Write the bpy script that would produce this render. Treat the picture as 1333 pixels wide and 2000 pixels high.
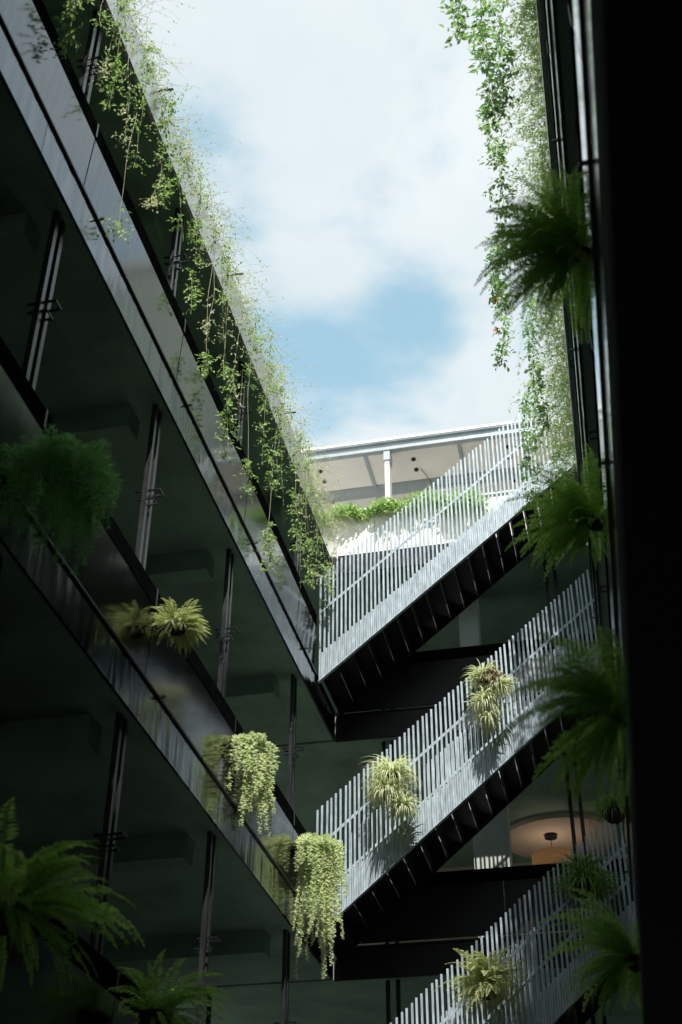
import bpy, math, random
import numpy as np
from mathutils import Matrix, Vector, Euler

# ------------------------------------------------------------------ clear
for o in list(bpy.data.objects):
    bpy.data.objects.remove(o, do_unlink=True)
scene = bpy.context.scene
COL = scene.collection
random.seed(7)
RNG = np.random.default_rng(11)
rad = math.radians

# ------------------------------------------------------------------ camera
cam_data = bpy.data.cameras.new('camera')
cam = bpy.data.objects.new('camera', cam_data)
COL.objects.link(cam)
cam_data.sensor_fit = 'VERTICAL'
cam_data.sensor_height = 36.0
cam_data.lens = 45.77
cam_data.clip_start = 0.05
cam_data.clip_end = 3000
AX = Vector((0.9768, 0.1230, 0.1753)).normalized()
AY = Vector((0.2137, -0.5754, -0.7895)).normalized()
AZ = AX.cross(AY).normalized()
AY = AZ.cross(AX)
cam.matrix_world = Matrix((AX, AY, AZ)).to_4x4()       # court runs along +Y, level with the lens at z = 0
cam_data.dof.use_dof = True
cam_data.dof.focus_distance = 17.0
cam_data.dof.aperture_fstop = 1.5
scene.camera = cam

# ------------------------------------------------------------------ light
SUN = Vector((0.20, -0.62, 1.0)).normalized()          # direction towards the sun
el = math.asin(SUN.z)
world = bpy.data.worlds.new('World')
scene.world = world
world.use_nodes = True
wn, wl = world.node_tree.nodes, world.node_tree.links
wn.clear()
w_out = wn.new('ShaderNodeOutputWorld')
bg = wn.new('ShaderNodeBackground')
bg.inputs['Strength'].default_value = 0.082
sky = wn.new('ShaderNodeTexSky')
sky.sky_type = 'NISHITA'
sky.sun_disc = False
sky.sun_elevation = el
sky.sun_rotation = math.atan2(SUN.x, SUN.y)
sky.air_density = 1.0
sky.dust_density = 1.5
sky.ozone_density = 1.5
tc = wn.new('ShaderNodeTexCoord')
# clouds: a soft broken layer, projected on a plane overhead
sep = wn.new('ShaderNodeSeparateXYZ'); wl.new(tc.outputs['Generated'], sep.inputs[0])
zz = wn.new('ShaderNodeMath'); zz.operation = 'ADD'; zz.inputs[1].default_value = 0.25; wl.new(sep.outputs['Z'], zz.inputs[0])
zm = wn.new('ShaderNodeMath'); zm.operation = 'MAXIMUM'; zm.inputs[1].default_value = 0.08; wl.new(zz.outputs[0], zm.inputs[0])
dvx = wn.new('ShaderNodeMath'); dvx.operation = 'DIVIDE'; wl.new(sep.outputs['X'], dvx.inputs[0]); wl.new(zm.outputs[0], dvx.inputs[1])
dvy = wn.new('ShaderNodeMath'); dvy.operation = 'DIVIDE'; wl.new(sep.outputs['Y'], dvy.inputs[0]); wl.new(zm.outputs[0], dvy.inputs[1])
cmb = wn.new('ShaderNodeCombineXYZ'); wl.new(dvx.outputs[0], cmb.inputs[0]); wl.new(dvy.outputs[0], cmb.inputs[1])
nz = wn.new('ShaderNodeTexNoise'); nz.inputs['Scale'].default_value = 5.5; nz.inputs['Detail'].default_value = 7
nz.inputs['Roughness'].default_value = 0.58; nz.inputs['Distortion'].default_value = 0.25
wl.new(cmb.outputs[0], nz.inputs['Vector'])
cov = wn.new('ShaderNodeMath'); cov.operation = 'MULTIPLY_ADD'; cov.inputs[1].default_value = 2.2; cov.inputs[2].default_value = -0.25; wl.new(nz.outputs['Fac'], cov.inputs[0])
last = cov
# the openings in the cloud (centre direction, angular radius, depth)
for (gx, gy, gz), gr, gw in [((-0.124, 0.704, 0.699), 0.052, 0.52), ((-0.090, 0.705, 0.703), 0.044, 0.48), ((-0.158, 0.714, 0.682), 0.036, 0.26),
                             ((-0.192, 0.722, 0.665), 0.042, 0.38), ((-0.236, 0.575, 0.783), 0.048, 0.42),
                             ((-0.262, 0.51, 0.82), 0.060, 0.26), ((-0.222, 0.63, 0.744), 0.036, 0.38), ((-0.205, 0.685, 0.70), 0.036, 0.34)]:
    d = wn.new('ShaderNodeVectorMath'); d.operation = 'DISTANCE'
    wl.new(tc.outputs['Generated'], d.inputs[0]); d.inputs[1].default_value = (gx, gy, gz)
    mr = wn.new('ShaderNodeMapRange'); mr.interpolation_type = 'SMOOTHSTEP'
    mr.inputs['From Min'].default_value = 0.0; mr.inputs['From Max'].default_value = gr * 1.5
    mr.inputs['To Min'].default_value = gw; mr.inputs['To Max'].default_value = 0.0
    wl.new(d.outputs['Value'], mr.inputs['Value'])
    sb = wn.new('ShaderNodeMath'); sb.operation = 'SUBTRACT'
    wl.new(last.outputs[0], sb.inputs[0]); wl.new(mr.outputs[0], sb.inputs[1]); last = sb
mk = wn.new('ShaderNodeMapRange'); mk.interpolation_type = 'SMOOTHSTEP'
mk.inputs['From Min'].default_value = 0.22; mk.inputs['From Max'].default_value = 0.88; mk.inputs['To Min'].default_value = 0.10
wl.new(last.outputs[0], mk.inputs['Value'])
ccol = wn.new('ShaderNodeMixRGB'); ccol.inputs['Color1'].default_value = (6.7, 7.6, 8.0, 1); ccol.inputs['Color2'].default_value = (8.25, 8.85, 9.05, 1)
nz2 = wn.new('ShaderNodeTexNoise'); nz2.inputs['Scale'].default_value = 3.0; nz2.inputs['Detail'].default_value = 5
wl.new(cmb.outputs[0], nz2.inputs['Vector'])
cr2 = wn.new('ShaderNodeMapRange'); cr2.inputs['From Min'].default_value = 0.35; cr2.inputs['From Max'].default_value = 0.62
wl.new(nz2.outputs['Fac'], cr2.inputs['Value']); wl.new(cr2.outputs[0], ccol.inputs['Fac'])
skyg = wn.new('ShaderNodeMixRGB'); skyg.blend_type = 'MULTIPLY'; skyg.inputs['Fac'].default_value = 1
skyg.inputs['Color2'].default_value = (3.5, 3.9, 2.8, 1); wl.new(sky.outputs['Color'], skyg.inputs['Color1'])
smix = wn.new('ShaderNodeMixRGB'); wl.new(mk.outputs[0], smix.inputs['Fac'])
wl.new(skyg.outputs['Color'], smix.inputs['Color1']); wl.new(ccol.outputs['Color'], smix.inputs['Color2'])
wl.new(smix.outputs['Color'], bg.inputs['Color']); wl.new(bg.outputs[0], w_out.inputs[0])

sun_data = bpy.data.lights.new('sun', 'SUN')
sun_data.energy = 5.0
sun_data.angle = rad(0.53)
sun_data.color = (1.0, 0.95, 0.86)
sun_ob = bpy.data.objects.new('sun', sun_data)
COL.objects.link(sun_ob)
sun_ob.rotation_euler = SUN.to_track_quat('Z', 'Y').to_euler()
sun_ob.location = (0, 0, 40)

vs = scene.view_settings
vs.view_transform = 'Standard'; vs.look = 'None'; vs.exposure = 0.42; vs.gamma = 1.0
vs.use_curve_mapping = False
scene.cycles.max_bounces = 8
scene.cycles.transparent_max_bounces = 12

# ------------------------------------------------------------------ materials
MATS = {}
def new_mat(name):
    m = bpy.data.materials.new(name); m.use_nodes = True
    n = m.node_tree.nodes; l = m.node_tree.links
    return m, n, l, n['Principled BSDF']

def solid(name, c, rough=0.6, metal=0.0, var=0.12, scale=3.0, bump=0.0, bscale=40.0, spec=0.5, stretch=(1, 1, 1)):
    m, n, l, p = new_mat(name)
    tcn = n.new('ShaderNodeTexCoord'); mp = n.new('ShaderNodeMapping'); mp.inputs['Scale'].default_value = stretch
    geo = n.new('ShaderNodeNewGeometry')
    l.new(geo.outputs['Position'], mp.inputs['Vector'])
    nt = n.new('ShaderNodeTexNoise'); nt.inputs['Scale'].default_value = scale; nt.inputs['Detail'].default_value = 8
    nt.inputs['Roughness'].default_value = 0.65
    l.new(mp.outputs[0], nt.inputs['Vector'])
    rp = n.new('ShaderNodeValToRGB')
    lo = [x * (1 - var * 1.6) for x in c]; hi = [min(1, x * (1 + var)) for x in c]
    rp.color_ramp.elements[0].position = 0.32; rp.color_ramp.elements[0].color = (*lo, 1)
    rp.color_ramp.elements[1].position = 0.68; rp.color_ramp.elements[1].color = (*hi, 1)
    l.new(nt.outputs['Fac'], rp.inputs['Fac']); l.new(rp.outputs['Color'], p.inputs['Base Color'])
    rr = n.new('ShaderNodeMapRange'); rr.inputs['To Min'].default_value = max(0.02, rough * 0.8); rr.inputs['To Max'].default_value = min(1, rough * 1.25)
    l.new(nt.outputs['Fac'], rr.inputs['Value']); l.new(rr.outputs[0], p.inputs['Roughness'])
    p.inputs['Metallic'].default_value = metal
    p.inputs['Specular IOR Level'].default_value = spec
    if bump:
        nb = n.new('ShaderNodeTexNoise'); nb.inputs['Scale'].default_value = bscale; nb.inputs['Detail'].default_value = 4
        l.new(mp.outputs[0], nb.inputs['Vector'])
        b = n.new('ShaderNodeBump'); b.inputs['Strength'].default_value = bump; b.inputs['Distance'].default_value = 0.02
        l.new(nb.outputs['Fac'], b.inputs['Height']); l.new(b.outputs[0], p.inputs['Normal'])
    MATS[name] = m
    return m

def polished(name, c, rough, warp, streak):
    """smooth sheet metal with slight oil-canning, so that reflections waver"""
    m, n, l, p = new_mat(name)
    geo = n.new('ShaderNodeNewGeometry'); mp = n.new('ShaderNodeMapping'); mp.inputs['Scale'].default_value = streak
    l.new(geo.outputs['Position'], mp.inputs['Vector'])
    nb = n.new('ShaderNodeTexNoise'); nb.inputs['Scale'].default_value = 1.0; nb.inputs['Detail'].default_value = 2
    l.new(mp.outputs[0], nb.inputs['Vector'])
    b = n.new('ShaderNodeBump'); b.inputs['Strength'].default_value = warp; b.inputs['Distance'].default_value = 0.05
    l.new(nb.outputs['Fac'], b.inputs['Height']); l.new(b.outputs[0], p.inputs['Normal'])
    ns = n.new('ShaderNodeTexNoise'); ns.inputs['Scale'].default_value = 5; ns.inputs['Detail'].default_value = 9
    ns.inputs['Roughness'].default_value = 0.7
    mp2 = n.new('ShaderNodeMapping'); mp2.inputs['Scale'].default_value = (1, 3.0, 0.35); l.new(geo.outputs['Position'], mp2.inputs['Vector'])
    l.new(mp2.outputs[0], ns.inputs['Vector'])
    rp = n.new('ShaderNodeValToRGB'); rp.color_ramp.elements[0].position = 0.3; rp.color_ramp.elements[1].position = 0.7
    rp.color_ramp.elements[0].color = (*[x * 0.8 for x in c], 1); rp.color_ramp.elements[1].color = (*[x * 1.12 for x in c], 1)
    l.new(ns.outputs['Fac'], rp.inputs['Fac']); l.new(rp.outputs['Color'], p.inputs['Base Color'])
    rr = n.new('ShaderNodeMapRange'); rr.inputs['To Min'].default_value = rough * 0.6; rr.inputs['To Max'].default_value = rough * 1.5
    l.new(ns.outputs['Fac'], rr.inputs['Value']); l.new(rr.outputs[0], p.inputs['Roughness'])
    p.inputs['Metallic'].default_value = 1.0
    MATS[name] = m
    return m

polished('panel', (0.155, 0.165, 0.175), 0.11, 0.10, (0.8, 0.9, 0.5))
polished('fascia', (0.12, 0.145, 0.165), 0.13, 0.30, (1, 3.2, 0.6))
polished('panel_skylit', (0.62, 0.64, 0.68), 0.10, 0.10, (0.8, 0.9, 0.5))  # panel metal lightened to stand for bright sky mirrored in it
solid('dark_steel', (0.030, 0.034, 0.038), 0.34, 0.75, 0.25, 6)
solid('rail_black', (0.006, 0.008, 0.008), 0.8, 0.0, 0.2, 6, spec=0.0)
solid('post_steel', (0.12, 0.13, 0.14), 0.30, 0.9, 0.2, 6, stretch=(4, 4, 0.5))
solid('bar_steel', (0.42, 0.51, 0.59), 0.40, 0.12, 0.26, 5, stretch=(5, 5, 0.9))
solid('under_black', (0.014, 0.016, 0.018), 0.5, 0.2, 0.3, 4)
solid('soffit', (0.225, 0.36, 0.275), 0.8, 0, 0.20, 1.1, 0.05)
solid('soffit_shaded', (0.018, 0.021, 0.020), 0.85, 0, 0.15, 1.0)  # soffit colour darkened to stand for the shade under lower floors
solid('inner_wall', (0.20, 0.24, 0.21), 0.8, 0, 0.12, 1.0, 0.05)
solid('beige', (0.50, 0.43, 0.35), 0.8, 0, 0.08, 1.0)
solid('pale_wall', (0.52, 0.58, 0.54), 0.75, 0, 0.08, 2.0)
polished('roof_fascia', (0.60, 0.62, 0.61), 0.22, 0.25, (1, 2.5, 0.6))
solid('roof_top', (0.28, 0.28, 0.27), 0.9, 0, 0.15, 1.5)
solid('white_wall', (0.78, 0.77, 0.74), 0.7, 0, 0.10, 3, 0.15, 12)
solid('canopy_white', (0.80, 0.79, 0.76), 0.6, 0, 0.05, 1.2)
solid('canopy_steel', (0.42, 0.48, 0.52), 0.4, 0.2, 0.08, 3)
solid('concrete', (0.32, 0.32, 0.30), 0.85, 0, 0.2, 1.4, 0.2)
solid('soil', (0.025, 0.018, 0.012), 0.95, 0, 0.5, 30, 0.8, 60)
solid('basket', (0.045, 0.032, 0.022), 0.95, 0, 0.5, 45, 0.9, 90)
solid('stem', (0.34, 0.33, 0.20), 0.7, 0, 0.25, 8)
solid('dead_leaf', (0.24, 0.15, 0.085), 0.8, 0, 0.35, 20)
solid('flower', (0.80, 0.27, 0.14), 0.6, 0, 0.2, 30)
solid('black_lens', (0.01, 0.01, 0.012), 0.3, 0, 0.1, 5)

def leaf_mat(name, a, b, trans=0.4, rough=0.5):
    m, n, l, p = new_mat(name)
    geo = n.new('ShaderNodeNewGeometry')
    rp = n.new('ShaderNodeValToRGB')
    rp.color_ramp.elements[0].color = (*a, 1); rp.color_ramp.elements[1].color = (*b, 1)
    oi = n.new('ShaderNodeObjectInfo')
    ad = n.new('ShaderNodeMath'); ad.operation = 'MULTIPLY_ADD'; ad.inputs[1].default_value = 0.3; ad.use_clamp = True
    l.new(oi.outputs['Random'], ad.inputs[0]); 
    mu = n.new('ShaderNodeMath'); mu.operation = 'MULTIPLY'; mu.inputs[1].default_value = 0.75
    l.new(geo.outputs['Random Per Island'], mu.inputs[0]); l.new(mu.outputs[0], ad.inputs[2])
    l.new(ad.outputs[0], rp.inputs['Fac'])
    l.new(rp.outputs['Color'], p.inputs['Base Color'])
    p.inputs['Roughness'].default_value = rough
    p.inputs['Specular IOR Level'].default_value = 0.35
    tr = n.new('ShaderNodeBsdfTranslucent')
    br = n.new('ShaderNodeMixRGB'); br.blend_type = 'MULTIPLY'; br.inputs['Fac'].default_value = 1; br.inputs['Color2'].default_value = (1.05, 1.14, 0.80, 1)
    l.new(rp.outputs['Color'], br.inputs['Color1']); l.new(br.outputs['Color'], tr.inputs['Color'])
    mx = n.new('ShaderNodeMixShader'); mx.inputs['Fac'].default_value = trans
    l.new(p.outputs[0], mx.inputs[1]); l.new(tr.outputs[0], mx.inputs[2])
    l.new(mx.outputs[0], n['Material Output'].inputs['Surface'])
    MATS[name] = m
leaf_mat('leaf_vine', (0.17, 0.34, 0.11), (0.50, 0.64, 0.28))
leaf_mat('leaf_right', (0.10, 0.28, 0.10), (0.46, 0.60, 0.28), 0.5)
leaf_mat('leaf_wisp', (0.46, 0.54, 0.34), (0.74, 0.74, 0.56))
leaf_mat('leaf_right_pale', (0.22, 0.38, 0.17), (0.62, 0.70, 0.42), 0.5)
leaf_mat('leaf_fern', (0.22, 0.44, 0.10), (0.50, 0.66, 0.20), 0.62)
leaf_mat('leaf_fern_pale', (0.30, 0.36, 0.14), (0.66, 0.68, 0.40))
leaf_mat('leaf_dark', (0.18, 0.44, 0.20), (0.40, 0.68, 0.30), 0.55)
leaf_mat('leaf_trail', (0.52, 0.60, 0.40), (0.86, 0.88, 0.72))
leaf_mat('leaf_spider', (0.48, 0.54, 0.32), (0.86, 0.85, 0.70))
leaf_mat('leaf_lily', (0.12, 0.26, 0.07), (0.32, 0.46, 0.14))

# ------------------------------------------------------------------ helpers
def link(name, mesh, parent=None):
    o = bpy.data.objects.new(name, mesh); COL.objects.link(o)
    if parent is not None: o.parent = parent
    return o

def mesh_from(name, v, f, mat):
    me = bpy.data.meshes.new(name)
    me.from_pydata([tuple(map(float, q)) for q in v] if not isinstance(v, np.ndarray) else v.tolist(), [], f if not isinstance(f, np.ndarray) else f.tolist())
    me.materials.append(MATS[mat]); me.update()
    return me

BF = [(0, 3, 2, 1), (4, 5, 6, 7), (0, 1, 5, 4), (1, 2, 6, 5), (2, 3, 7, 6), (3, 0, 4, 7)]
def box_vf(a, b):
    x0, x1 = sorted((a[0], b[0])); y0, y1 = sorted((a[1], b[1])); z0, z1 = sorted((a[2], b[2]))
    return [(x0, y0, z0), (x1, y0, z0), (x1, y1, z0), (x0, y1, z0), (x0, y0, z1), (x1, y0, z1), (x1, y1, z1), (x0, y1, z1)], BF
def box(name, a, b, mat, parent=None, bevel=0.0):
    v, f = box_vf(a, b)
    o = link(name, mesh_from(name, v, f, mat), parent)
    if bevel:
        md = o.modifiers.new('bevel', 'BEVEL'); md.width = bevel; md.segments = 1
    return o
def boxes(name, lst, mat, parent=None):
    V, F = [], []
    for a, b in lst:
        v, f = box_vf(a, b); k = len(V); V += v; F += [tuple(i + k for i in q) for q in f]
    return link(name, mesh_from(name, V, F, mat), parent)
def thing(name, label, cat, loc=(0, 0, 0), rz=0.0, group=None):
    o = link(name, None); o.location = loc; o.rotation_euler = (0, 0, rz)
    o.empty_display_size = 0.2
    return tag(o, label, cat, group)
def tag(o, label, cat, group=None):
    o['label'] = label; o['category'] = cat
    if group: o['group'] = group
    return o
def tube(pts, r, n=4, r1=None):
    pts = np.asarray(pts, float); N = len(pts); r1 = r if r1 is None else r1
    t = np.gradient(pts, axis=0); t /= np.linalg.norm(t, axis=1)[:, None] + 1e-9
    up = np.array([0.31, 0.91, 0.27]); 
    a = np.cross(t, up); a /= np.linalg.norm(a, axis=1)[:, None] + 1e-9
    b = np.cross(t, a)
    V = []; F = []
    for i in range(N):
        rr = r + (r1 - r) * i / max(1, N - 1)
        for k in range(n):
            q = 2 * math.pi * k / n
            V.append(pts[i] + rr * (math.cos(q) * a[i] + math.sin(q) * b[i]))
    for i in range(N - 1):
        for k in range(n):
            k2 = (k + 1) % n
            F.append((i * n + k, i * n + k2, (i + 1) * n + k2, (i + 1) * n + k))
    return V, F
class Leaves:
    """collects kite-shaped leaves, two triangles folded on the midrib"""
    def __init__(s): s.V = []; s.F = []
    def add(s, base, d, nrm, L, W, fold=0.25):
        dx, dy, dz = float(d[0]), float(d[1]), float(d[2]); q = 1.0 / (math.sqrt(dx * dx + dy * dy + dz * dz) + 1e-9); dx *= q; dy *= q; dz *= q
        nx, ny, nz_ = float(nrm[0]), float(nrm[1]), float(nrm[2])
        wx, wy, wz = dy * nz_ - dz * ny, dz * nx - dx * nz_, dx * ny - dy * nx
        q = 1.0 / (math.sqrt(wx * wx + wy * wy + wz * wz) + 1e-9); wx *= q; wy *= q; wz *= q
        nx, ny, nz_ = wy * dz - wz * dy, wz * dx - wx * dz, wx * dy - wy * dx
        bx, by, bz = float(base[0]), float(base[1]), float(base[2])
        k = len(s.V); a = L * 0.45; h = W * 0.5; f = W * fold
        mx, my, mz = bx + dx * a + nx * f, by + dy * a + ny * f, bz + dz * a + nz_ * f
        s.V += [(bx, by, bz), (mx + wx * h, my + wy * h, mz + wz * h), (bx + dx * L, by + dy * L, bz + dz * L), (mx - wx * h, my - wy * h, mz - wz * h)]
        s.F += [(k, k + 1, k + 2), (k, k + 2, k + 3)]
    def strip(s, pts, wdir, w0):
        k = len(s.V); N = len(pts)
        for i, p in enumerate(pts):
            t = i / (N - 1); w = w0 * (0.55 + 0.9 * t if t < 0.4 else 0.91 * (1 - t) / 0.6 + 0.02)
            s.V += [p - wdir * w * 0.5, p + wdir * w * 0.5]
        for i in range(N - 1):
            a = k + 2 * i; s.F.append((a, a + 1, a + 3, a + 2))
    def mesh(s, name, mat): return mesh_from(name, s.V, s.F, mat)
def rv(n=1): 
    x, y, z = random.gauss(0, 1), random.gauss(0, 1), random.gauss(0, 1); q = 1.0 / (math.sqrt(x * x + y * y + z * z) + 1e-9)
    return np.array((x * q, y * q, z * q))
def U(a, b): return random.uniform(a, b)

# ------------------------------------------------------------------ ground
g = link('ground', mesh_from('ground', [(-700, -700, -1.46), (700, -700, -1.46), (700, 700, -1.46), (-700, 700, -1.46)], [(0, 1, 2, 3)], 'concrete'))
g['kind'] = 'structure'

FLOORS = [2.14, 5.72, 9.30]
TH = 0.44
ROOF0, ROOF1 = 11.93, 12.50

# ------------------------------------------------------------------ gallery wings
def bracket_mesh(s):
    V, F = [], []
    for a, b in [((-0.16 * s, -0.075, 0), (0.20 * s, -0.055, 0.022)), ((-0.16 * s, 0.055, 0), (0.20 * s, 0.075, 0.022)),
                 ((0.178 * s, -0.053, 0.001), (0.199 * s, 0.053, 0.021)), ((-0.02 * s, -0.056, 0.0), (0.012 * s, 0.054, 0.021))]:
        v, f = box_vf(a, b); k = len(V); V += v; F += [tuple(i + k for i in q) for q in f]
    return mesh_from('bracket', V, F, 'dark_steel')

def tilted(name, s, ya, yb, za, zb, xa, xb, mat, parent, t=0.02):
    V = [(s * (x - d), y, z) for (z, x) in ((za, xa), (zb, xb)) for y in (ya, yb) for d in (0, t)]
    return link(name, mesh_from(name, V, [(0, 2, 6, 4), (1, 5, 7, 3), (0, 4, 5, 1), (2, 3, 7, 6), (0, 1, 3, 2), (4, 6, 7, 5)], mat), parent)

def build_wing(root, s, y0, y1, y_panel_end, posts, joints, soffs, inner, sheets=('panel',) * 3, floors=FLOORS, depth=2.6):
    """facade plane at local x = 0, rooms on the side -s; s = +1 faces +X"""
    X = lambda v: v * s
    bm = bracket_mesh(s)
    for k, fz in enumerate(floors):
        soff = soffs[k]
        sl = box('floor_slab', (X(-0.03), y0, fz - TH + 0.045), (X(-depth), y1, fz), 'concrete', root)
        box('ceiling_board', (X(-0.03), y0, fz - TH + 0.02), (X(-depth + 0.003), y1, fz - TH + 0.044), soff, root)
        # steel edge channel in lengths
        ys = [y0] + [y + 1.85 for y in joints if y0 < y + 1.85 < y1 - 0.4] + [y1]
        for a, b in zip(ys[:-1], ys[1:]):
            fo = box('fascia', (X(0.0), a + 0.004, fz - TH), (X(-0.028), b - 0.004, fz - 0.015), 'fascia' if sheets[k] == 'panel' else sheets[k], root)
        box('edge_lip', (X(0.022), y0, fz - 0.012), (X(-0.06), y1, fz + 0.012), 'dark_steel', root)
        ys = [y0] + [y for y in joints if y0 < y < y_panel_end - 0.3] + [y_panel_end]
        for a, b in zip(ys[:-1], ys[1:]):
            tilted('parapet_panel', s, a + 0.009, b - 0.009, fz + 0.045, fz + 0.792, -0.034, 0.0, sheets[k], root)
            h = box('handrail', (X(0.006), a + 0.006, fz + 0.797), (X(-0.075), b - 0.006, fz + 1.01), 'rail_black', root, 0.008)
        for y in ys[1:-1]:
            box('joint_clip', (X(0.010), y - 0.012, fz + 0.83), (X(-0.07), y + 0.012, fz + 1.018), 'post_steel', root)
        # little spigots along the slab edge
        for y in joints:
            if y0 < y + 0.3 < y1:
                box('spigot', (X(0.07), y + 0.29, fz - 0.004), (X(-0.02), y + 0.312, fz + 0.018), 'post_steel', root)
        top = (floors[k + 1] - TH + 0.02) if k + 1 < len(floors) else ROOF0
        for y in posts:
            p = boxes('post', [((X(-0.11), y - 0.075, fz), (X(-0.16), y - 0.02, top)), ((X(-0.11), y + 0.045, fz), (X(-0.16), y + 0.10, top))], 'post_steel', root)
            b = link('bracket', bm, p); b.location = (X(-0.13), y + 0.012, fz + 0.72 + (top - fz) * 0.42); b.scale = (0.72, 0.8, 0.8)
            b2 = link('bracket', bm, p); b2.location = (X(-0.15), y + 0.012, fz + 0.62 + (top - fz) * 0.42)
            b2.scale = (0.5, 0.8, 0.8)
            box('ceiling_beam', (X(-0.38), y - 0.12, top - 0.28), (X(-depth + 0.02), y + 0.16, top), soffs[k + 1], root)
    box('wall', (X(-depth), y0, -1.45), (X(-depth - 5.0), y1, ROOF0 + 0.024), inner, root)
    box('roof_slab', (X(-0.20), y0, ROOF0 + 0.026), (X(-depth - 5.0), y1, ROOF1 - 0.03), 'roof_top', root)
    box('ceiling_board', (X(-0.03), y0, ROOF0), (X(-depth + 0.003), y1, ROOF0 + 0.025), soffs[3], root)

left = thing('gallery_building', 'left wing of open galleries with polished metal parapets and twin posts', 'building', (-4, 0, 0))
JL = [-3.6, -0.9, 1.8, 4.5, 7.2, 9.9, 12.6, 15.3]
PL = [4.4, 7.06, 9.72, 12.44, 15.62]
build_wing(left, 1, -8.0, 17.66, 16.36, PL, JL, ('soffit',) * 4, 'inner_wall')
for a, b in zip([-8.0] + JL[:-1], JL[:-1] + [17.66]):
    box('roof_fascia', (0.012, a + 0.004, ROOF0 - 0.012), (-0.03, b - 0.004, ROOF1), 'roof_fascia', left)
for y in (5.6, 8.45, 11.35, 14.2):
    link('spout', mesh_from('spout', *tube([(-0.2, y, 12.545), (0.15, y + 0.02, 12.53)], 0.015, 8), 'post_steel'), left)

right = thing('gallery_building', 'right wing of dark galleries seen edge-on at the right of the court', 'building', (0.41, 0, 0), math.atan(0.018))
build_wing(right, -1, -8.0, 17.66, 16.3, [1.6, 4.4, 7.06, 9.72, 12.44, 15.62], JL, ('soffit_shaded', 'soffit_shaded', 'soffit', 'soffit'), 'inner_wall', ('rail_black', 'panel_skylit', 'panel'))  # lower soffits carry painted shade, middle parapet a painted sky reflection
for a, b in zip([-8.0] + JL[:-1], JL[:-1] + [17.66]):
    box('roof_fascia', (-0.012, a + 0.004, ROOF0 - 0.012), (0.03, b - 0.004, ROOF1), 'roof_fascia', right)
# ledge over the ground-floor walk, close above the viewer
box('ledge', (-0.268, -8.0, 1.70), (2.58, 8.3, 1.78), 'soffit_shaded', right)
# unseen set-back attic storey, added and sized to darken parapet reflections
box('unseen_attic_wall', (1.35, -8, ROOF1 - 0.028), (6.0, 23.0, 17.0), 'inner_wall', right)

# cross wing at the far end
far = thing('gallery_building', 'far cross wing with dark parapets behind the three staircases', 'building', (0, 17.7, 0))
for k, fz in enumerate(FLOORS):
    box('floor_slab', (-9.0, 0.03, fz - TH + 0.045), (8.0, 6.5, fz), 'concrete', far)
    box('ceiling_board', (-9.0, 0.03, fz - TH + 0.02), (8.0, 6.5, fz - TH + 0.044), 'soffit', far)
    for a, b in ((-4.0, -1.6), (-1.6, 0.12)):  # fascia and parapets coloured near-black to stand for the shade here
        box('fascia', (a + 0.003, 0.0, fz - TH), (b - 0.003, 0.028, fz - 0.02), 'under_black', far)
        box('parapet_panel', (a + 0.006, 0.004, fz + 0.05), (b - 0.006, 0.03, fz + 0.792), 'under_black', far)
        box('handrail', (a + 0.004, -0.03, fz + 0.797), (b - 0.004, 0.075, fz + 0.97), 'rail_black', far, 0.008)
    box('edge_lip', (-3.99, -0.02, fz - 0.016), (0.12, 0.05, fz + 0.01), 'dark_steel', far)
    top = (FLOORS[k + 1] - TH + 0.02) if k < 2 else ROOF0
    for x in (-5.9, -3.22, -0.51):
        p = boxes('post', [((x - 0.095, 0.18, fz), (x - 0.04, 0.24, top)), ((x + 0.045, 0.18, fz), (x + 0.10, 0.24, top))], 'dark_steel', far)
    box('wall', (-9.0, 5.6, fz), (8.0, 6.5, top - 0.002), 'beige' if k == 1 else 'inner_wall', far)
box('wall', (-9.0, 5.6, -1.45), (8.0, 6.5, FLOORS[0] - TH + 0.018), 'inner_wall', far)
box('roof_slab', (-9.0, 0.03, ROOF0 + 0.026), (8.0, 6.5, 12.26), 'canopy_white', far)
box('ceiling_board', (-9.0, 0.03, ROOF0), (8.0, 6.5, ROOF0 + 0.025), 'soffit', far)
box('dark_terrace_backing', (-9.0, 4.3, 12.262), (8.0, 4.4, 15.46), 'black_lens', far)  # dark back sheet added so the parapets mirror a dark terrace
box('roof_fascia', (-3.98, 0.0, ROOF0 - 0.01), (0.12, 0.028, 12.28), 'dark_steel', far)
for fz, top, x0, x1 in ((5.72, 8.88, -2.10, -1.56), (9.30, ROOF0, -2.12, -1.80)):
    box('pier', (x0, 1.0, fz), (x1, 1.35, top), 'pale_wall', far)
# round lowered ceiling above the pendant
def disc(name, c, r, h, mat, parent, n=48):
    V = [(c[0] + r * math.cos(2 * math.pi * i / n), c[1] + r * math.sin(2 * math.pi * i / n), c[2] + z) for z in (0, h) for i in range(n)]
    F = [tuple(range(n))[::-1], tuple(range(n, 2 * n))] + [(i, (i + 1) % n, n + (i + 1) % n, n + i) for i in range(n)]
    return link(name, mesh_from(name, V, F, mat), parent)
disc('ceiling_disc', (-0.95, 4.45, 8.80), 0.98, 0.079, 'beige', far)

# near end: roof deck closing the court above and behind the viewer
near = thing('gallery_building', 'near wing whose roof deck shades the near end of the court', 'building', (0, 0, 0))
box('roof_slab', (-3.96, -8.0, ROOF0 + 0.05), (0.36, 4.6, ROOF1 + 0.3), 'soffit_shaded', near)
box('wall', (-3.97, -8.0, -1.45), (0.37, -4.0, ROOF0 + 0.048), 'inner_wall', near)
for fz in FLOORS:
    box('floor_slab', (-3.96, -3.99, fz - TH), (0.36, -2.2, fz), 'soffit_shaded', near)

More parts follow.
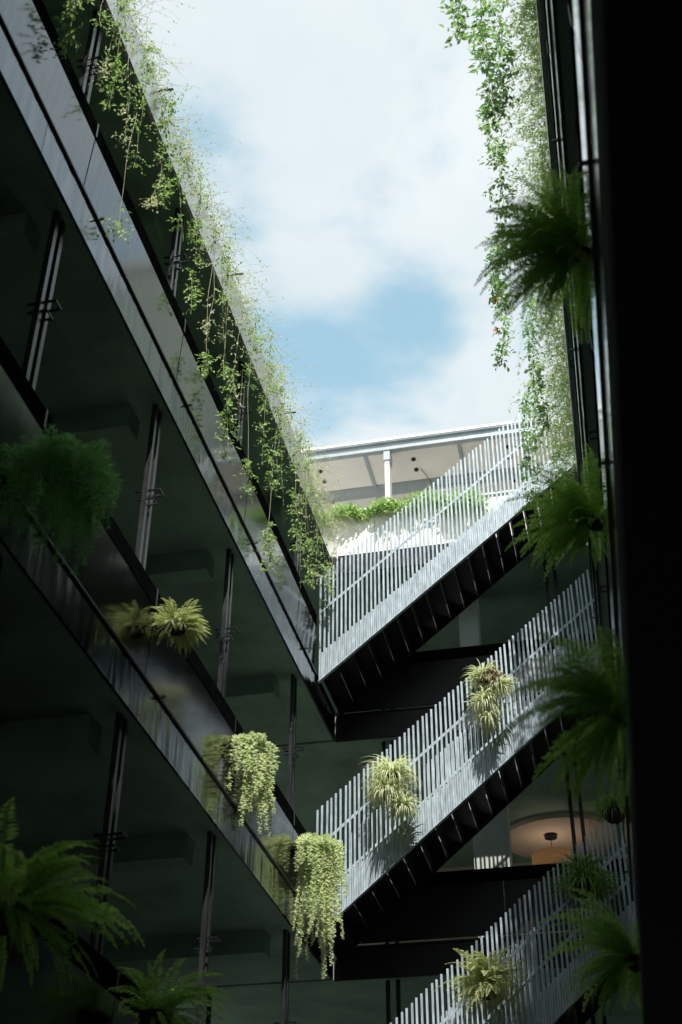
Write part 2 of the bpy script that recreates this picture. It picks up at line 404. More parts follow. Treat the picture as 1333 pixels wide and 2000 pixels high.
# dark block added out of view to darken what the far parapets mirror
blk = thing('reflection_block', 'unseen dark block added behind the right wing to darken the parapet reflections', 'building', (1.3, 24.3, -1.45))
box('wall', (0, -1.2, 0), (9, 18, 27), 'inner_wall', blk)
for z in (8, 11.5, 15, 18.5, 22):
    for y in (1.0, 5.0, 9.0, 13.0):
        w = box('window', (-0.03, y, z), (0.02, y + 2.6, z + 1.7), 'black_lens', blk)
box('roof_edge', (-0.08, -1.28, 27.002), (9.1, 18.1, 27.3), 'concrete', blk)

# ------------------------------------------------------------------ staircases
BAR_W, PITCH = 0.028, 0.065
def bar_mesh(h):
    w, d, c = BAR_W / 2, 0.006, 0.0015
    V, F = box_vf((-w, -d, 0), (w, d, h))
    return mesh_from('baluster', V, F, 'bar_steel')
def build_stair(label, zb0, slope, h, back):
    X0, X1 = -3.97, 0.16
    root = thing('staircase', label, 'staircase', (X0, 16.4, zb0), 0, 'staircases crossing the far end of the court')
    zb = lambda x: slope * x
    L = X1 - X0
    lm = [bar_mesh(h + d) for d in (-0.006, 0.0, 0.007)]; sm = [bar_mesh(0.44 + d) for d in (-0.008, 0.0, 0.006)]
    n = int(L / PITCH)
    for side in ([0] if not back else [0, 1]):
        y = 0.0 if side == 0 else 1.27
        for i in range(n):
            x = 0.02 + i * PITCH
            o = link('baluster', lm[i % 3], root); o.location = (x, y, zb(x)); o.rotation_euler = (U(-.004, .004), U(-.005, .005), U(-.03, .03))
            if side == 0:
                o = link('cladding_bar', sm[(i * 2) % 3], root); o.location = (x + PITCH / 2, y + 0.004 + U(-.001, .001), zb(x + PITCH / 2)); o.rotation_euler = (0, U(-.003, .003), U(-.03, .03))
    def slant(name, z0, z1, y0, y1, mat, x0=0.0, x1=L):
        V = [(x, y, zb(x) + z) for x in (x0, x1) for y in (y0, y1) for z in (z0, z1)]
        F = [(0, 1, 3, 2), (4, 6, 7, 5), (0, 4, 5, 1), (2, 3, 7, 6), (0, 2, 6, 4), (1, 5, 7, 3)]
        return link(name, mesh_from(name, V, F, mat), root)
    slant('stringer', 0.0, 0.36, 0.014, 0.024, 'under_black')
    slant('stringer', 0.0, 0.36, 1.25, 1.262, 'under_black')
    slant('bottom_flange', -0.022, -0.002, -0.016, 0.05, 'bar_steel')
    slant('handrail', 1.15, 1.20, 0.008, 0.020, 'bar_steel')
    slant('handrail', 1.15, 1.20, 1.245, 1.257, 'bar_steel')
    # folded treads: open slit at the foot of every riser
    ST = 0.225; m = int(L / ST)
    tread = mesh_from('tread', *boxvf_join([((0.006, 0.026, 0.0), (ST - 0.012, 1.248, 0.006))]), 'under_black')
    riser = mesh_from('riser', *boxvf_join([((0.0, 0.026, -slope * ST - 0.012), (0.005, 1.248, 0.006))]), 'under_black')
    for i in range(m):
        x = 0.05 + i * ST
        o = link('tread', tread, root); o.location = (x, 0, zb(x) + 0.215)
        o = link('riser', riser, root); o.location = (x, 0, zb(x) + 0.215)
    return root
def boxvf_join(lst):
    V, F = [], []
    for a, b in lst:
        v, f = box_vf(a, b); k = len(V); V += v; F += [tuple(i + k for i in q) for q in f]
    return V, F
build_stair('uppermost sunlit staircase rising right to the roof terrace, its balusters against the sky', 9.215, 0.83, 1.83, False)
build_stair('middle staircase with two spider plants hung on its slim grey balusters', 5.475, 0.84, 1.72, True)
build_stair('lowest staircase at the bottom edge with a pale fern hung on its balusters', 1.775, 0.84, 1.74, True)

# ------------------------------------------------------------------ roof terrace: planter, canopy
pl = thing('roof_planter', 'long white planter wall along the roof terrace above the top staircase', 'planter', (0, 18.0, 12.28))
for i, (a, b) in enumerate(((-5.2, -3.4), (-3.4, -1.6), (-1.6, 0.4), (0.4, 2.4))):
    box('planter_wall', (a + 0.004, 0.0, 0.0), (b - 0.004, 0.10, 1.09), 'white_wall', pl, 0.006)
box('coping', (-5.22, -0.03, 1.093), (2.42, 0.13, 1.13), 'white_wall', pl)
box('soil_bed', (-5.2, 0.104, 0.0), (2.4, 0.55, 1.03), 'soil', pl)

cn = thing('roof_canopy', 'white flat canopy on steel beams over the roof terrace with small downlights', 'canopy', (0, 18.95, 15.5))
xs = [-9.2, -7.4, -5.6, -3.78, -1.98, -0.18, 1.62, 3.4]
for a, b in zip(xs[:-1], xs[1:]):
    for c, d in ((0.10, 1.12), (1.30, 3.4)):
        box('ceiling_panel', (a + 0.035, c, 0.0), (b - 0.035, d, 0.03), 'canopy_white', cn)
for x in xs:
    box('rafter', (x - 0.033, 0.09, -0.03), (x + 0.033, 3.4, 0.05), 'canopy_steel', cn)
boxes('front_beam', [((-9.2, 0.02, -0.045), (3.4, 0.09, 0.115)), ((-9.2, -0.03, -0.075), (3.4, 0.085, -0.048)), ((-9.2, -0.03, 0.118), (3.4, 0.085, 0.14))], 'canopy_steel', cn)
boxes('cross_beam', [((-9.2, 1.13, -0.16), (3.4, 1.29, 0.045))], 'canopy_steel', cn)
box('roof_sheet', (-9.25, -0.04, 0.143), (3.45, 3.5, 0.20), 'canopy_white', cn)
for x in (-3.33, 1.0, -7.7):
    box('column', (x - 0.045, 0.005, -3.2), (x + 0.045, 0.22, -0.20), 'canopy_white', cn)
    box('column_head', (x - 0.06, -0.015, -0.30), (x + 0.06, 0.25, -0.078), 'canopy_steel', cn)
dl = None
for x in (-6.5, -4.72, -2.89, -1.08, 0.7):
    for y in (0.44, 0.77, 1.5, 1.95):
        o = disc('downlight', (0, 0, -0.035), 0.042, 0.03, 'black_lens', cn, 16) if dl is None else link('downlight', dl.data, cn)
        dl = dl or o; o.location = (x, y, 0)
wire = link('cable', mesh_from('cable', *tube([(-2.80, 0.77, -0.02), (-2.72, 0.95, -0.06), (-2.62, 1.12, -0.17), (-2.5, 1.16, -0.19), (-2.1, 1.16, -0.185), (-1.9, 1.2, -0.18)], 0.007), 'black_lens'), cn)

# pendant lamp in the far gallery
lp = thing('pendant_lamp', 'wicker drum pendant lamp glowing in the gallery behind the staircases', 'lamp', (-1.10, 21.9, 8.80))
disc('ceiling_rose', (0, 0, -0.06), 0.11, 0.055, 'dark_steel', lp, 24)
link('flex', mesh_from('flex', *tube([(0, 0, -0.06), (0, 0, -0.34)], 0.006), 'dark_steel'), lp)
m, n, l, p = new_mat('wicker')
geo = n.new('ShaderNodeTexCoord'); wv = n.new('ShaderNodeTexWave'); wv.inputs['Scale'].default_value = 22; wv.inputs['Distortion'].default_value = 2
mp = n.new('ShaderNodeMapping'); mp.inputs['Scale'].default_value = (1, 1, 0.15); l.new(geo.outputs['Object'], mp.inputs[0]); l.new(mp.outputs[0], wv.inputs['Vector'])
rp = n.new('ShaderNodeValToRGB'); rp.color_ramp.elements[0].color = (0.10, 0.065, 0.035, 1); rp.color_ramp.elements[1].color = (0.26, 0.18, 0.10, 1)
l.new(wv.outputs['Fac'], rp.inputs['Fac']); l.new(rp.outputs['Color'], p.inputs['Base Color']); p.inputs['Roughness'].default_value = 0.8
trn = n.new('ShaderNodeBsdfTranslucent'); l.new(rp.outputs['Color'], trn.inputs['Color']); mxs = n.new('ShaderNodeMixShader'); mxs.inputs['Fac'].default_value = 0.5
l.new(p.outputs[0], mxs.inputs[1]); l.new(trn.outputs[0], mxs.inputs[2]); l.new(mxs.outputs[0], n['Material Output'].inputs['Surface'])
MATS['wicker'] = m
V = []; F = []; N = 40
for z in (-0.36, -0.74):
    for i in range(N):
        q = 2 * math.pi * i / N; V.append((0.36 * math.cos(q), 0.36 * math.sin(q), z))
for i in range(N): F.append((i, (i + 1) % N, N + (i + 1) % N, N + i))
link('lamp_shade', mesh_from('lamp_shade', V, F, 'wicker'), lp)
bl = bpy.data.lights.new('bulb', 'POINT'); bl.energy = 5; bl.color = (1.0, 0.74, 0.54); bl.shadow_soft_size = 0.06
blo = bpy.data.objects.new('bulb', bl); COL.objects.link(blo); blo.parent = lp; blo.location = (0, 0, -0.52)

# ------------------------------------------------------------------ plants: prototypes
def frond_mesh(L, e0, droop, leaflet, mat, pitch=0.016, curl=0.0):
    """one pinnate frond growing along +X; e0 = start elevation, droop = how far it bends over"""
    lv = Leaves(); n = int(L / pitch); pts = []; p = np.zeros(3); ang = e0
    for i in range(n + 1):
        t = i / n
        pts.append(p.copy()); a = e0 - droop * t ** 1.25
        yaw = curl * t
        p = p + pitch * np.array([math.cos(a) * math.cos(yaw), math.cos(a) * math.sin(yaw), math.sin(a)])
    V, F = tube(pts[::3] + [pts[-1]], 0.0028, 3, 0.0012)
    for i in range(2, n):
        t = i / n
        ll = leaflet * (0.55 + 0.9 * t if t < 0.5 else 1.0 * (1 - t) / 0.5 + 0.12) * U(0.85, 1.1)
        d = pts[i + 1] - pts[i]; d /= np.linalg.norm(d)
        side = np.cross(d, (0, 0, 1.0)); side /= np.linalg.norm(side) + 1e-9
        nn = np.cross(side, d)
        for s in (-1, 1):
            if U(0, 1) < 0.06: continue
            dd = s * side + 0.28 * d + nn * U(-0.35, 0.1)
            lv.add(pts[i], dd, nn + rv() * 0.25, ll, 0.023)
    k = len(V)
    V = V + lv.V; F = F + [tuple(i + k for i in f) for f in lv.F]
    return mesh_from('frond', V, F, mat)
FR = {}
for nm, mat, lf in (('fern', 'leaf_fern', 0.060), ('pale', 'leaf_fern_pale', 0.066)):
    FR[nm] = [frond_mesh(1.0, e, d, lf / 0.6, mat, 0.024, c) for e, d, c in
              ((1.35, 1.5, 0.2), (1.15, 1.7, -0.3), (0.9, 1.6, 0.25), (0.65, 1.5, -0.2), (0.4, 1.4, 0.3), (0.1, 1.2, -0.15), (-0.35, 1.0, 0.1), (-0.95, 0.55, 0.0))]

def basket(root, r, mat='basket'):
    n = 18; V = []; F = []
    prof = [(1.0, 0.0), (1.02, -0.15), (0.93, -0.5), (0.72, -0.82), (0.4, -1.0), (0.0, -1.04)]
    for a, z in prof:
        for i in range(n):
            q = 2 * math.pi * i / n; k = 1 + U(-.05, .05)
            V.append((r * a * k * math.cos(q), r * a * k * math.sin(q), r * z * k))
    for j in range(len(prof) - 1):
        for i in range(n): F.append((j * n + i, (j + 1) * n + i, (j + 1) * n + (i + 1) % n, j * n + (i + 1) % n))
    F.append(tuple(range(n)))
    b = link('basket', mesh_from('basket', V, F, mat), root)
    return b
def hook(root, dx, dy, r):
    V, F = tube([(r * 0.9 * np.sign(dx) if dx else 0, r * 0.9 * np.sign(dy) if dy else 0, 0), (dx * 0.8, dy * 0.8, 0.06), (dx, dy, 0.10), (dx * 1.25, dy * 1.25, 0.02)], 0.006)
    link('hanger', mesh_from('hanger', V, F, 'dark_steel'), root)

def fern(label, loc, size, n, kind='fern', r=0.14, bias=None, up=1.0, hk=None, group='hanging baskets of fern'):
    root = thing('hanging_fern', label, 'fern', loc, 0, group)
    basket(root, r); 
    if hk: hook(root, hk[0], hk[1], r)
    for i in range(n):
        az = U(-math.pi, math.pi)
        if bias is not None and U(0, 1) < 0.45:
            az = bias + U(-0.9, 0.9)
        k = int(min(6, max(0, RNG.normal(2.9, 1.7) - (up - 1) * 2)))
        low = i % 10 < 4
        if low: k = 5 + i % 3
        if low and bias is None: az = U(-math.pi, math.pi)
        o = link('frond', FR[kind][k], root)
        s = size * U(0.65, 1.12)
        rr = r * (U(0.8, 1.0) if low else U(0.1, 0.75)); s *= (0.8, 0.75, 0.5)[k - 5] if low else 1
        o.location = (rr * math.cos(az), rr * math.sin(az), U(-0.06, 0.01) if low else U(-0.03, 0.03))
        o.rotation_euler = (U(-0.25, 0.25), U(-0.15, 0.15), az); o.scale = (s, s * U(0.9, 1.15), s)
    return root

def strand_mesh(L, reach, leaf, mat, step=0.012, dens=3, wob=0.02, fine=False):
    pts = []; n = int(L / step); p = np.array([0, 0, 0.0]); ph = U(0, 6)
    out = 0.0
    for i in range(n):
        t = i / n
        a = 0.9 - min(1.0, (i * step) / (reach * 2.2)) * 2.42
        p = p + step * np.array([max(0.03, math.cos(a)), wob * math.sin(9 * t + ph) * 2, math.sin(a)])
        pts.append(p.copy())
    V, F = tube(pts[::4] + [pts[-1]], 0.0035, 3, 0.0015)
    lv = Leaves()
    for i in range(1, n):
        d = pts[i] - pts[i - 1]; d /= np.linalg.norm(d)
        for k in range(dens):
            s = rv(); s -= d * (s @ d); s /= np.linalg.norm(s) + 1e-9
            tl = 1.0 if i < n * 0.85 else 0.6
            if fine: lv.add(pts[i], s + 0.5 * d + np.array([0, 0, 0.2]), rv(), leaf * U(0.6, 1.2) * tl, 0.006, 0.05)
            else: lv.add(pts[i] + s * 0.004, s + 0.35 * d + np.array([0, 0, 0.25]), rv() * 0.5 + np.array([0, 0, 1]), leaf * U(0.6, 1.2) * tl, leaf * 0.62)
    k = len(V)
    return mesh_from('trailing_strand', V + lv.V, F + [tuple(i + k for i in f) for f in lv.F], mat)

# ------------------------------------------------------------------ hanging baskets
# left side, level three and two
def trailing(label, loc, n, L, reach, leaf, mat, r, bias, fine=False, name='trailing_plant', dens=3, spread=1.2, lmin=0.35, grp='trailing plants in hanging baskets'):
    root = thing(name, label, 'plant', loc, 0, grp)
    basket(root, r); hook(root, -0.2, 0, r)
    var = [strand_mesh(L * q, reach * w, leaf, mat, dens=dens, fine=fine) for q, w in ((lmin, 1.0), ((lmin + 1) * 0.38, 1.1), ((lmin + 1) * 0.5, 0.9), (0.8, 0.8), (1.0, 0.6))]
    for i in range(n):
        az = bias + RNG.normal(0, spread)
        o = link('trailing_strand', var[int(RNG.integers(0, 5))], root)
        rr = r * U(0.0, 0.8)
        o.location = (rr * math.cos(az), rr * math.sin(az), U(-0.02, 0.04)); o.rotation_euler = (U(-.1, .1), U(-.12, .12), az)
        s = U(0.75, 1.12); o.scale = (U(0.6, 1.25), 1, s)
    return root
trailing('big dark feathery asparagus fern bulging over the left parapet', (-3.72, 6.95, 5.86), 260, 0.92, 0.25, 0.055, 'leaf_dark', 0.07, 0.0, True, 'asparagus_fern', 3, 1.6, 0.35)
fern('sunlit spiky fern on the left parapet between the dark bush and the pale trailers', (-3.80, 9.98, 6.36), 0.31, 170, 'pale', 0.10, 0.9, 1.1, (-0.2, 0))
trailing('pale trailing plant on the left parapet, the upper of the two pale cascades', (-3.85, 12.70, 6.40), 62, 1.08, 0.10, 0.052, 'leaf_trail', 0.11, 0.0, dens=2, lmin=0.2)
trailing('long pale cascade of trailing leaves in the corner beside the middle staircase', (-3.83, 15.68, 6.38), 105, 1.70, 0.15, 0.048, 'leaf_trail', 0.13, -0.2, dens=2, lmin=0.2)
fern('large dark fern at the lower left edge with long drooping fronds', (-3.72, 7.25, 2.72), 0.80, 90, 'fern', 0.15, -0.3, 1.0, (-0.25, 0))
fern('dark fern at the bottom left beside the twin posts', (-3.74, 10.15, 2.86), 0.62, 80, 'fern', 0.14, 0.0, 1.0, (-0.25, 0))
# right side
fern('big blurred fern high on the right wing in front of the sky and vines', (0.25, 6.05, 6.36), 0.72, 140, 'fern', 0.06, math.pi, 0.9, (0.12, 0))
fern('second big fern on the right wing, below the end of the top staircase', (0.16, 8.95, 6.26), 0.78, 110, 'fern', 0.085, math.pi, 0.9, (0.13, 0))
fern('wide drooping fern on the right edge in front of the middle staircase', (0.14, 6.10, 3.08), 0.68, 85, 'fern', 0.085, math.pi, 0.9, (0.15, 0))
fern('dark fern at the lower right edge beside the lowest staircase', (0.04, 8.95, 2.70), 0.68, 80, 'fern', 0.085, math.pi, 0.9, (0.15, 0))

def blades(label, loc, clusters, mat, leafL, wdt, r, name, hk, dead=0, grp='strap-leaved plants hung on the balusters'):
    root = thing(name, label, 'plant', loc, 0, grp)
    basket(root, r)
    if hk: hook(root, hk[0], hk[1], r)
    for (cx, cy, cz, n, L, up) in clusters:
        lv = Leaves()
        for i in range(n):
            az = U(-math.pi, math.pi); e = up + U(-0.7, 0.6); LL = L * U(0.6, 1.15)
            m_ = 8; p = np.array([cx, cy, cz]) + rv() * 0.03; pts = [p]
            for j in range(m_):
                a = e - 2.1 * (j / m_) ** 1.2
                p = p + LL / m_ * np.array([math.cos(a) * math.cos(az), math.cos(a) * math.sin(az), math.sin(a)]); pts.append(p)
            wd = np.array([-math.sin(az), math.cos(az), U(-.4, .4)]); wd /= np.linalg.norm(wd)
            lv.strip(pts, wd, wdt * U(0.7, 1.2))
        o = link('leaf_cluster', lv.mesh('leaf_cluster', mat), root); o['kind'] = 'stuff'
    for i in range(len(clusters) - 1):
        a, b = clusters[i], clusters[i + 1]
        V, F = tube([a[:3], ((a[0] + b[0]) / 2 - 0.03, (a[1] + b[1]) / 2 - 0.06, (a[2] + b[2]) / 2), b[:3]], 0.004)
        link('runner', mesh_from('runner', V, F, 'stem'), root)
    if dead:
        lv = Leaves()
        for i in range(dead):
            az = U(-math.pi, 0.2); e = U(-0.2, 1.2); p = np.array([0.06, -0.05, 0.02]) + rv() * 0.05; pts = [p]
            for j in range(7):
                a = e - 2.6 * (j / 7); p = p + 0.035 * np.array([math.cos(a) * math.cos(az), math.cos(a) * math.sin(az), math.sin(a)]); pts.append(p)
            lv.strip(pts, np.array([-math.sin(az), math.cos(az), 0.1]), 0.022)
        o = link('dead_leaves', lv.mesh('dead_leaves', 'dead_leaf'), root); o['kind'] = 'stuff'; o['label'] = 'withered brown leaves'
    return root
blades('pale spider plant with hanging offsets on the lower half of the middle staircase', (-2.86, 16.18, 7.50),
       [(0, 0, 0, 320, 0.52, 0.75), (-0.06, -0.06, -0.24, 260, 0.46, 0.5), (0.14, -0.06, -0.48, 200, 0.36, 0.4)], 'leaf_spider', 0.36, 0.023, 0.11, 'spider_plant', (0, 0.17))
blades('spider plant with withered brown heart higher up the middle staircase', (-1.47, 16.18, 8.82),
       [(-0.07, 0, 0, 280, 0.38, 0.9), (0.13, -0.04, -0.14, 190, 0.36, 0.4), (-0.06, -0.06, -0.36, 210, 0.36, 0.3), (-0.02, -0.05, -0.60, 130, 0.32, 0.1)], 'leaf_spider', 0.34, 0.023, 0.11, 'spider_plant', (0, 0.17), 110)
fern('pale yellow-green fern in a dark basket on the lowest staircase', (-1.74, 16.12, 4.62), 0.62, 150, 'pale', 0.14, -1.4, 0.95, (0, 0.2))
blades('green strap-leaved plant at the top of the lowest staircase near the right wing', (-0.46, 16.15, 5.80),
       [(0, 0, 0, 260, 0.62, 0.85), (0.1, -0.05, -0.05, 110, 0.5, 0.5)], 'leaf_lily', 0.5, 0.026, 0.15, 'strap_leaved_plant', (0, 0.2))
blades('small grassy plant in a dark basket on the right wing beside the pendant lamp', (0.02, 14.9, 6.22),
       [(0, 0, 0, 300, 0.42, 0.75)], 'leaf_lily', 0.4, 0.014, 0.14, 'grassy_plant', (0.14, 0))

# ------------------------------------------------------------------ hanging vines
def vine(label, x, yt, yb, zt, zb, leafy, mat='leaf_vine', leaf=0.05, out=0.0, group='vines hanging from the left roof edge', xb=None):
    xb = x if xb is None else xb
    root = thing('hanging_vine', label, 'vine', (x, yt, zt), 0, group)
    n = max(6, int((zt - zb) / 0.07)); ph = [U(0, 6) for _ in range(4)]
    pts = []
    if out:        # comes over the roof edge first
        s = -1 if out < 0 else 1
        pts += [np.array([-out, U(-.1, .1), 0.10]), np.array([-out * 0.45, 0, 0.16])]
    for i in range(n + 1):
        t = i / n
        pts.append(np.array([(xb - x) * t + 0.03 * math.sin(5 * t + ph[0]), (yb - yt) * t + 0.045 * math.sin(6.3 * t + ph[1]) + 0.015 * math.sin(19 * t + ph[2]), (zb - zt) * t]))
    V, F = tube(pts, 0.0034, 3, 0.0018)
    link('stem', mesh_from('stem', V, F, 'stem'), root)
    lv = Leaves(); P_ = np.array(pts)
    for (za, zb_, dens) in leafy:
        L = za - zb_; c = max(2, int(L / 0.028 * dens))
        for _ in range(c):
            z = U(zb_, za) - zt
            i = int(np.argmin(np.abs(P_[:, 2] - z))); b = P_[i].copy(); b[2] = z
            d = rv(); d[2] = abs(d[2]) * 0.4 - 0.55; d /= np.linalg.norm(d)
            pl_ = U(0.06, 0.17); k = int(RNG.integers(3, 7))
            for j in range(k):
                q = b + d * pl_ * (j + 0.6) / k + np.array([0, 0, -0.02 * (j / k) ** 2])
                sd = rv(); sd = sd - d * (sd @ d); sd /= np.linalg.norm(sd)
                lv.add(q, sd + 0.7 * d + np.array([0, 0, -0.35]), rv() * 0.7 + np.array([0.2, -0.5, 0.6]), leaf * U(0.65, 1.2), leaf * U(0.38, 0.55))
    o = link('foliage', lv.mesh('foliage', mat), root); o['kind'] = 'stuff'
    for j in range(2 if 'flower' in label else 0):
        c = P_[int(len(P_) * (0.45 + 0.3 * j))] + np.array([-0.06, -0.05, 0]); f = Leaves()
        for q in range(9): f.add(c, rv() + np.array([-0.4, -0.3, -0.4]), rv(), 0.08, 0.035)
        link('flower', f.mesh('flower', 'flower'), root)
    return root
LV = [  # label, y top, y bottom, z bottom, leafy spans
 ('leafy vine dangling at the top left corner across the topmost soffit', 6.2, 6.1, 9.95, [(12.4, 9.95, 1.0)]),
 ('bushy vine hanging beside the first twin post at top left', 7.0, 7.05, 10.35, [(12.5, 11.3, 0.9), (11.1, 10.35, 1.2)]),
 ('long bare vine ending in a tuft over the topmost parapet at left', 7.58, 7.68, 9.15, [(12.3, 10.85, 0.6), (9.55, 9.15, 1.0)]),
 ('thick leafy vine hanging just left of the soffit beam', 8.5, 8.47, 10.65, [(12.6, 10.65, 1.2)]),
 ('short thin vine curling above the second twin post', 9.0, 9.06, 10.7, [(12.4, 10.9, 0.5)]),
 ('leafy vine hanging in front of the second twin post', 9.55, 9.66, 10.1, [(12.5, 11.2, 0.7), (11.0, 10.1, 0.9)]),
 ('thin vine with a few leaves right of the second twin post', 10.17, 10.26, 9.70, [(12.4, 11.9, 0.6), (10.15, 9.70, 1.2)]),
 ('long vine with heavy leaf clumps crossing the topmost parapet', 10.55, 11.1, 9.28, [(12.4, 11.6, 0.6), (10.5, 9.28, 1.3)]),
 ('bare stringy vine right of the heavy leaf clumps', 10.9, 10.85, 10.2, [(12.4, 11.6, 0.5), (10.6, 10.2, 0.7)]),
 ('thin vine ending in a small tuft over the dark parapet', 12.0, 11.9, 9.36, [(12.4, 11.1, 0.5), (9.85, 9.36, 1.2)]),
 ('tangled vine in front of the third twin post', 12.55, 12.62, 10.4, [(12.5, 10.4, 0.7)]),
 ('longest vine with a fat leafy end hanging past the parapet', 13.25, 13.05, 8.95, [(12.4, 10.3, 0.7), (9.75, 8.95, 1.7)]),
 ('bare vine stems beside the longest vine', 13.6, 13.55, 10.3, [(12.4, 11.3, 0.6)]),
 ('leafy vine hanging before the fourth twin post', 14.5, 14.3, 10.1, [(12.4, 10.1, 1.1)]),
 ('vine hanging to the handrail right of the fourth twin post', 15.0, 15.05, 9.95, [(12.3, 11.4, 0.6), (10.9, 9.95, 1.1)]),
 ('last short vine at the far end of the left roof edge', 16.0, 16.2, 10.4, [(12.4, 11.6, 0.4), (11.2, 10.4, 0.9)]),
 ('thin vine left of the last one near the top staircase', 15.6, 15.6, 10.9, [(12.4, 10.9, 0.5)]),
]
for lab, yt, yb, zb, lf in LV:
    vine(lab, -3.86, yt, yb, 12.52, zb, lf, leaf=0.058, out=0.25, xb=-3.82)
for i in range(26):      # thin strands that nothing tells apart
    y = 5.2 + i * 0.46 + U(-0.16, 0.16); zb = U(10.3, 11.7); q = U(0.25, 0.7)
    spans = [(12.5, 11.75, U(0.3, 0.8))] + ([(zb + 0.35, zb, U(0.6, 1.1))] if zb < 11.2 else []) + ([(11.7, zb, U(0.1, 0.4))])
    vine('thin pale strand hanging among the larger vines of the left roof edge', -3.90 + U(-0.04, 0.12), y, y + U(-0.12, 0.12), 12.54, zb, spans, 'leaf_wisp' if i % 3 else 'leaf_vine', 0.046, out=0.22, group='thin strands hanging from the left roof edge')
RV = [
 ('leafy vine tip dangling at the top edge left of the right-hand curtain', -0.50, 7.15, 7.05, 13.0, 10.28, [(13.0, 10.28, 1.1)]),
 ('heavy leafy strand hanging near the top of the right roof edge', -0.30, 8.1, 8.0, 12.8, 10.35, [(12.8, 10.35, 1.5)]),
 ('second heavy strand hanging just inside the first on the right', -0.16, 8.3, 8.3, 12.8, 11.0, [(12.8, 11.0, 1.2)]),
 ('long dark strand in the middle of the right-hand vine curtain', -0.36, 9.35, 9.3, 12.8, 10.1, [(12.4, 10.1, 1.2)]),
 ('short dark strand hanging against the blue gap in the clouds', -0.55, 11.0, 10.9, 13.0, 10.95, [(12.0, 10.95, 1.5), (12.9, 12.6, 0.4)]),
 ('leafy strand with orange flower beside the blue gap', -0.62, 12.3, 12.2, 13.0, 11.1, [(12.8, 11.1, 1.2)]),
 ('leafy strand falling over the top staircase head at right', -0.55, 15.0, 15.0, 13.0, 10.9, [(13.0, 10.9, 1.2)]),
 ('strand hanging below the top staircase near the second fern', -0.35, 14.2, 14.1, 12.9, 9.6, [(12.9, 11.2, 1.0), (10.6, 9.6, 0.8)]),
 ('thin strand with bare tip at the foot of the right-hand curtain', -0.15, 15.6, 15.5, 12.8, 10.4, [(12.8, 11.6, 0.9), (10.9, 10.4, 0.4)]),
 ('drooping strand between the curtain and the big fern on the right', -0.25, 13.0, 13.0, 12.9, 10.6, [(12.9, 10.6, 1.1)]),
]
for lab, x, yt, yb, zt, zb, lf in RV:
    vine(lab, x, yt, yb, zt, zb, lf, 'leaf_right', 0.075, out=-0.5, group='vines hanging from the right roof edge')

# fine tangle of stems and tiny leaves that spills over both roof edges: nobody could count it
def tangle(name, label, n, x_of, reach, y0, y1, z0, s, mat, leaf, dens, droop, stemr=0.0016):
    lv = Leaves(); SV, SF = [], []
    for i in range(n):
        y = U(y0, y1); x = x_of(y) - s * U(0.0, 0.25); R = reach(y) * U(0.25, 1.0)
        p = np.array([x, y, z0 + U(-0.05, 0.12)]); e = U(0.0, 1.15); az = U(-0.9, 0.9); LL = R * U(1.1, 2.4)
        m_ = 11; pts = [p]; dr = droop * U(0.6, 1.4)
        for j in range(m_):
            a = e - dr * (j / m_); az += U(-.22, .22)
            p = p + LL / m_ * np.array([s * math.cos(a) * math.cos(az), math.cos(a) * math.sin(az), math.sin(a)]); pts.append(p)
        V, F = tube(pts, stemr, 3, stemr * 0.6); k = len(SV); SV += V; SF += [tuple(q + k for q in f) for f in F]
        for j in range(2, m_ + 1):
            for _ in range(int(RNG.poisson(dens))):
                b = pts[j - 1] + (pts[j] - pts[j - 1]) * U(0, 1) + rv() * 0.012
                d = rv(); d[2] -= 0.3
                lv.add(b, d, rv(), leaf * U(0.5, 1.25), leaf * U(0.35, 0.55))
    root = link(name, mesh_from(name, SV, SF, 'stem'))
    root['kind'] = 'stuff'; tag(root, label, 'creeper')
    o = link('foliage', lv.mesh('foliage', mat), root); o['kind'] = 'stuff'
tangle('roof_edge_creeper', 'pale wispy creeper spilling over the left roof edge', 1400, lambda y: -4.10, lambda y: 0.46, 4.6, 17.5, 12.52, 1, 'leaf_wisp', 0.034, 1.1, 2.0)
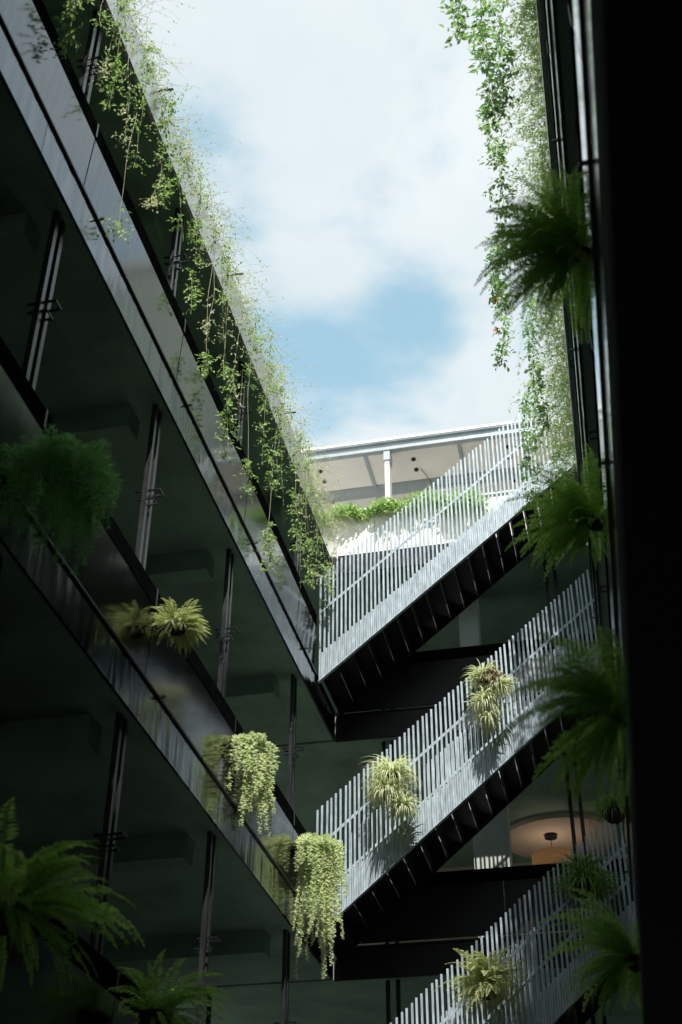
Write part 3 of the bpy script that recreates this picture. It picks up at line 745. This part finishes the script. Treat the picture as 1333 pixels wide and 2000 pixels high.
tangle('roof_edge_creeper', 'dense curtain of creeper spilling over the right roof edge', 1150, lambda y: 0.38 - 0.018 * y, lambda y: 0.42 + 0.035 * max(0, y - 8), 6.0, 16.6, 12.50, -1, 'leaf_right_pale', 0.044, 1.7, 2.2)
tangle('dry_creeper', 'dry yellowish twigs tangled among the right roof creeper', 800, lambda y: 0.38 - 0.018 * y, lambda y: 0.30 + 0.02 * max(0, y - 8), 6.0, 16.2, 12.46, -1, 'leaf_wisp', 0.034, 1.6, 2.4)

# planter greenery along the roof terrace
def shrub(label, x, y, z, w, h, n, mat, fl=0):
    root = thing('terrace_shrub', label, 'shrub', (x, y, z), 0, 'shrubs in the roof terrace planter')
    lv = Leaves(); SV, SF = [], []
    for i in range(n):
        d = rv(); d[2] = abs(d[2]) * 0.9 - 0.35
        e = np.array([d[0] * w, d[1] * 0.32 - 0.12, d[2] * h]) * U(0.55, 1.05)
        if i % 6 == 0:
            V, F = tube([(0, 0.05, -0.05), e * 0.5 + np.array([0, 0, 0.08]), e], 0.005, 3); k = len(SV); SV += V; SF += [tuple(q + k for q in f) for f in F]
        for j in range(7):
            lv.add(e + rv() * 0.06, rv() + np.array([0, -0.2, -0.1]), rv() * 0.6 + np.array([0, -0.5, 0.7]), U(0.05, 0.10), U(0.03, 0.055))
    link('stem', mesh_from('stem', SV, SF, 'stem'), root)
    o = link('foliage', lv.mesh('foliage', mat), root); o['kind'] = 'stuff'
    for i in range(fl):
        c = np.array([U(-w, w) * 0.7, -0.15, h * U(0.4, 0.7)]); f = Leaves()
        for j in range(10): f.add(c, rv() + np.array([0, -0.3, 0.5]), rv(), 0.07, 0.03)
        link('flower', f.mesh('flower', 'flower'), root)
shrub('low green shrub with a red flower at the left end of the terrace planter', -3.95, 18.15, 13.28, 0.42, 0.34, 260, 'leaf_vine', 1)
shrub('green shrub beside the canopy column in the terrace planter', -3.15, 18.15, 13.30, 0.5, 0.32, 300, 'leaf_vine')
shrub('taller shrub with orange flowers right of the canopy column', -2.45, 18.2, 13.38, 0.42, 0.46, 280, 'leaf_vine', 2)
shrub('shrub spilling over the planter behind the upper handrail', -1.85, 18.1, 13.20, 0.42, 0.5, 260, 'leaf_vine')
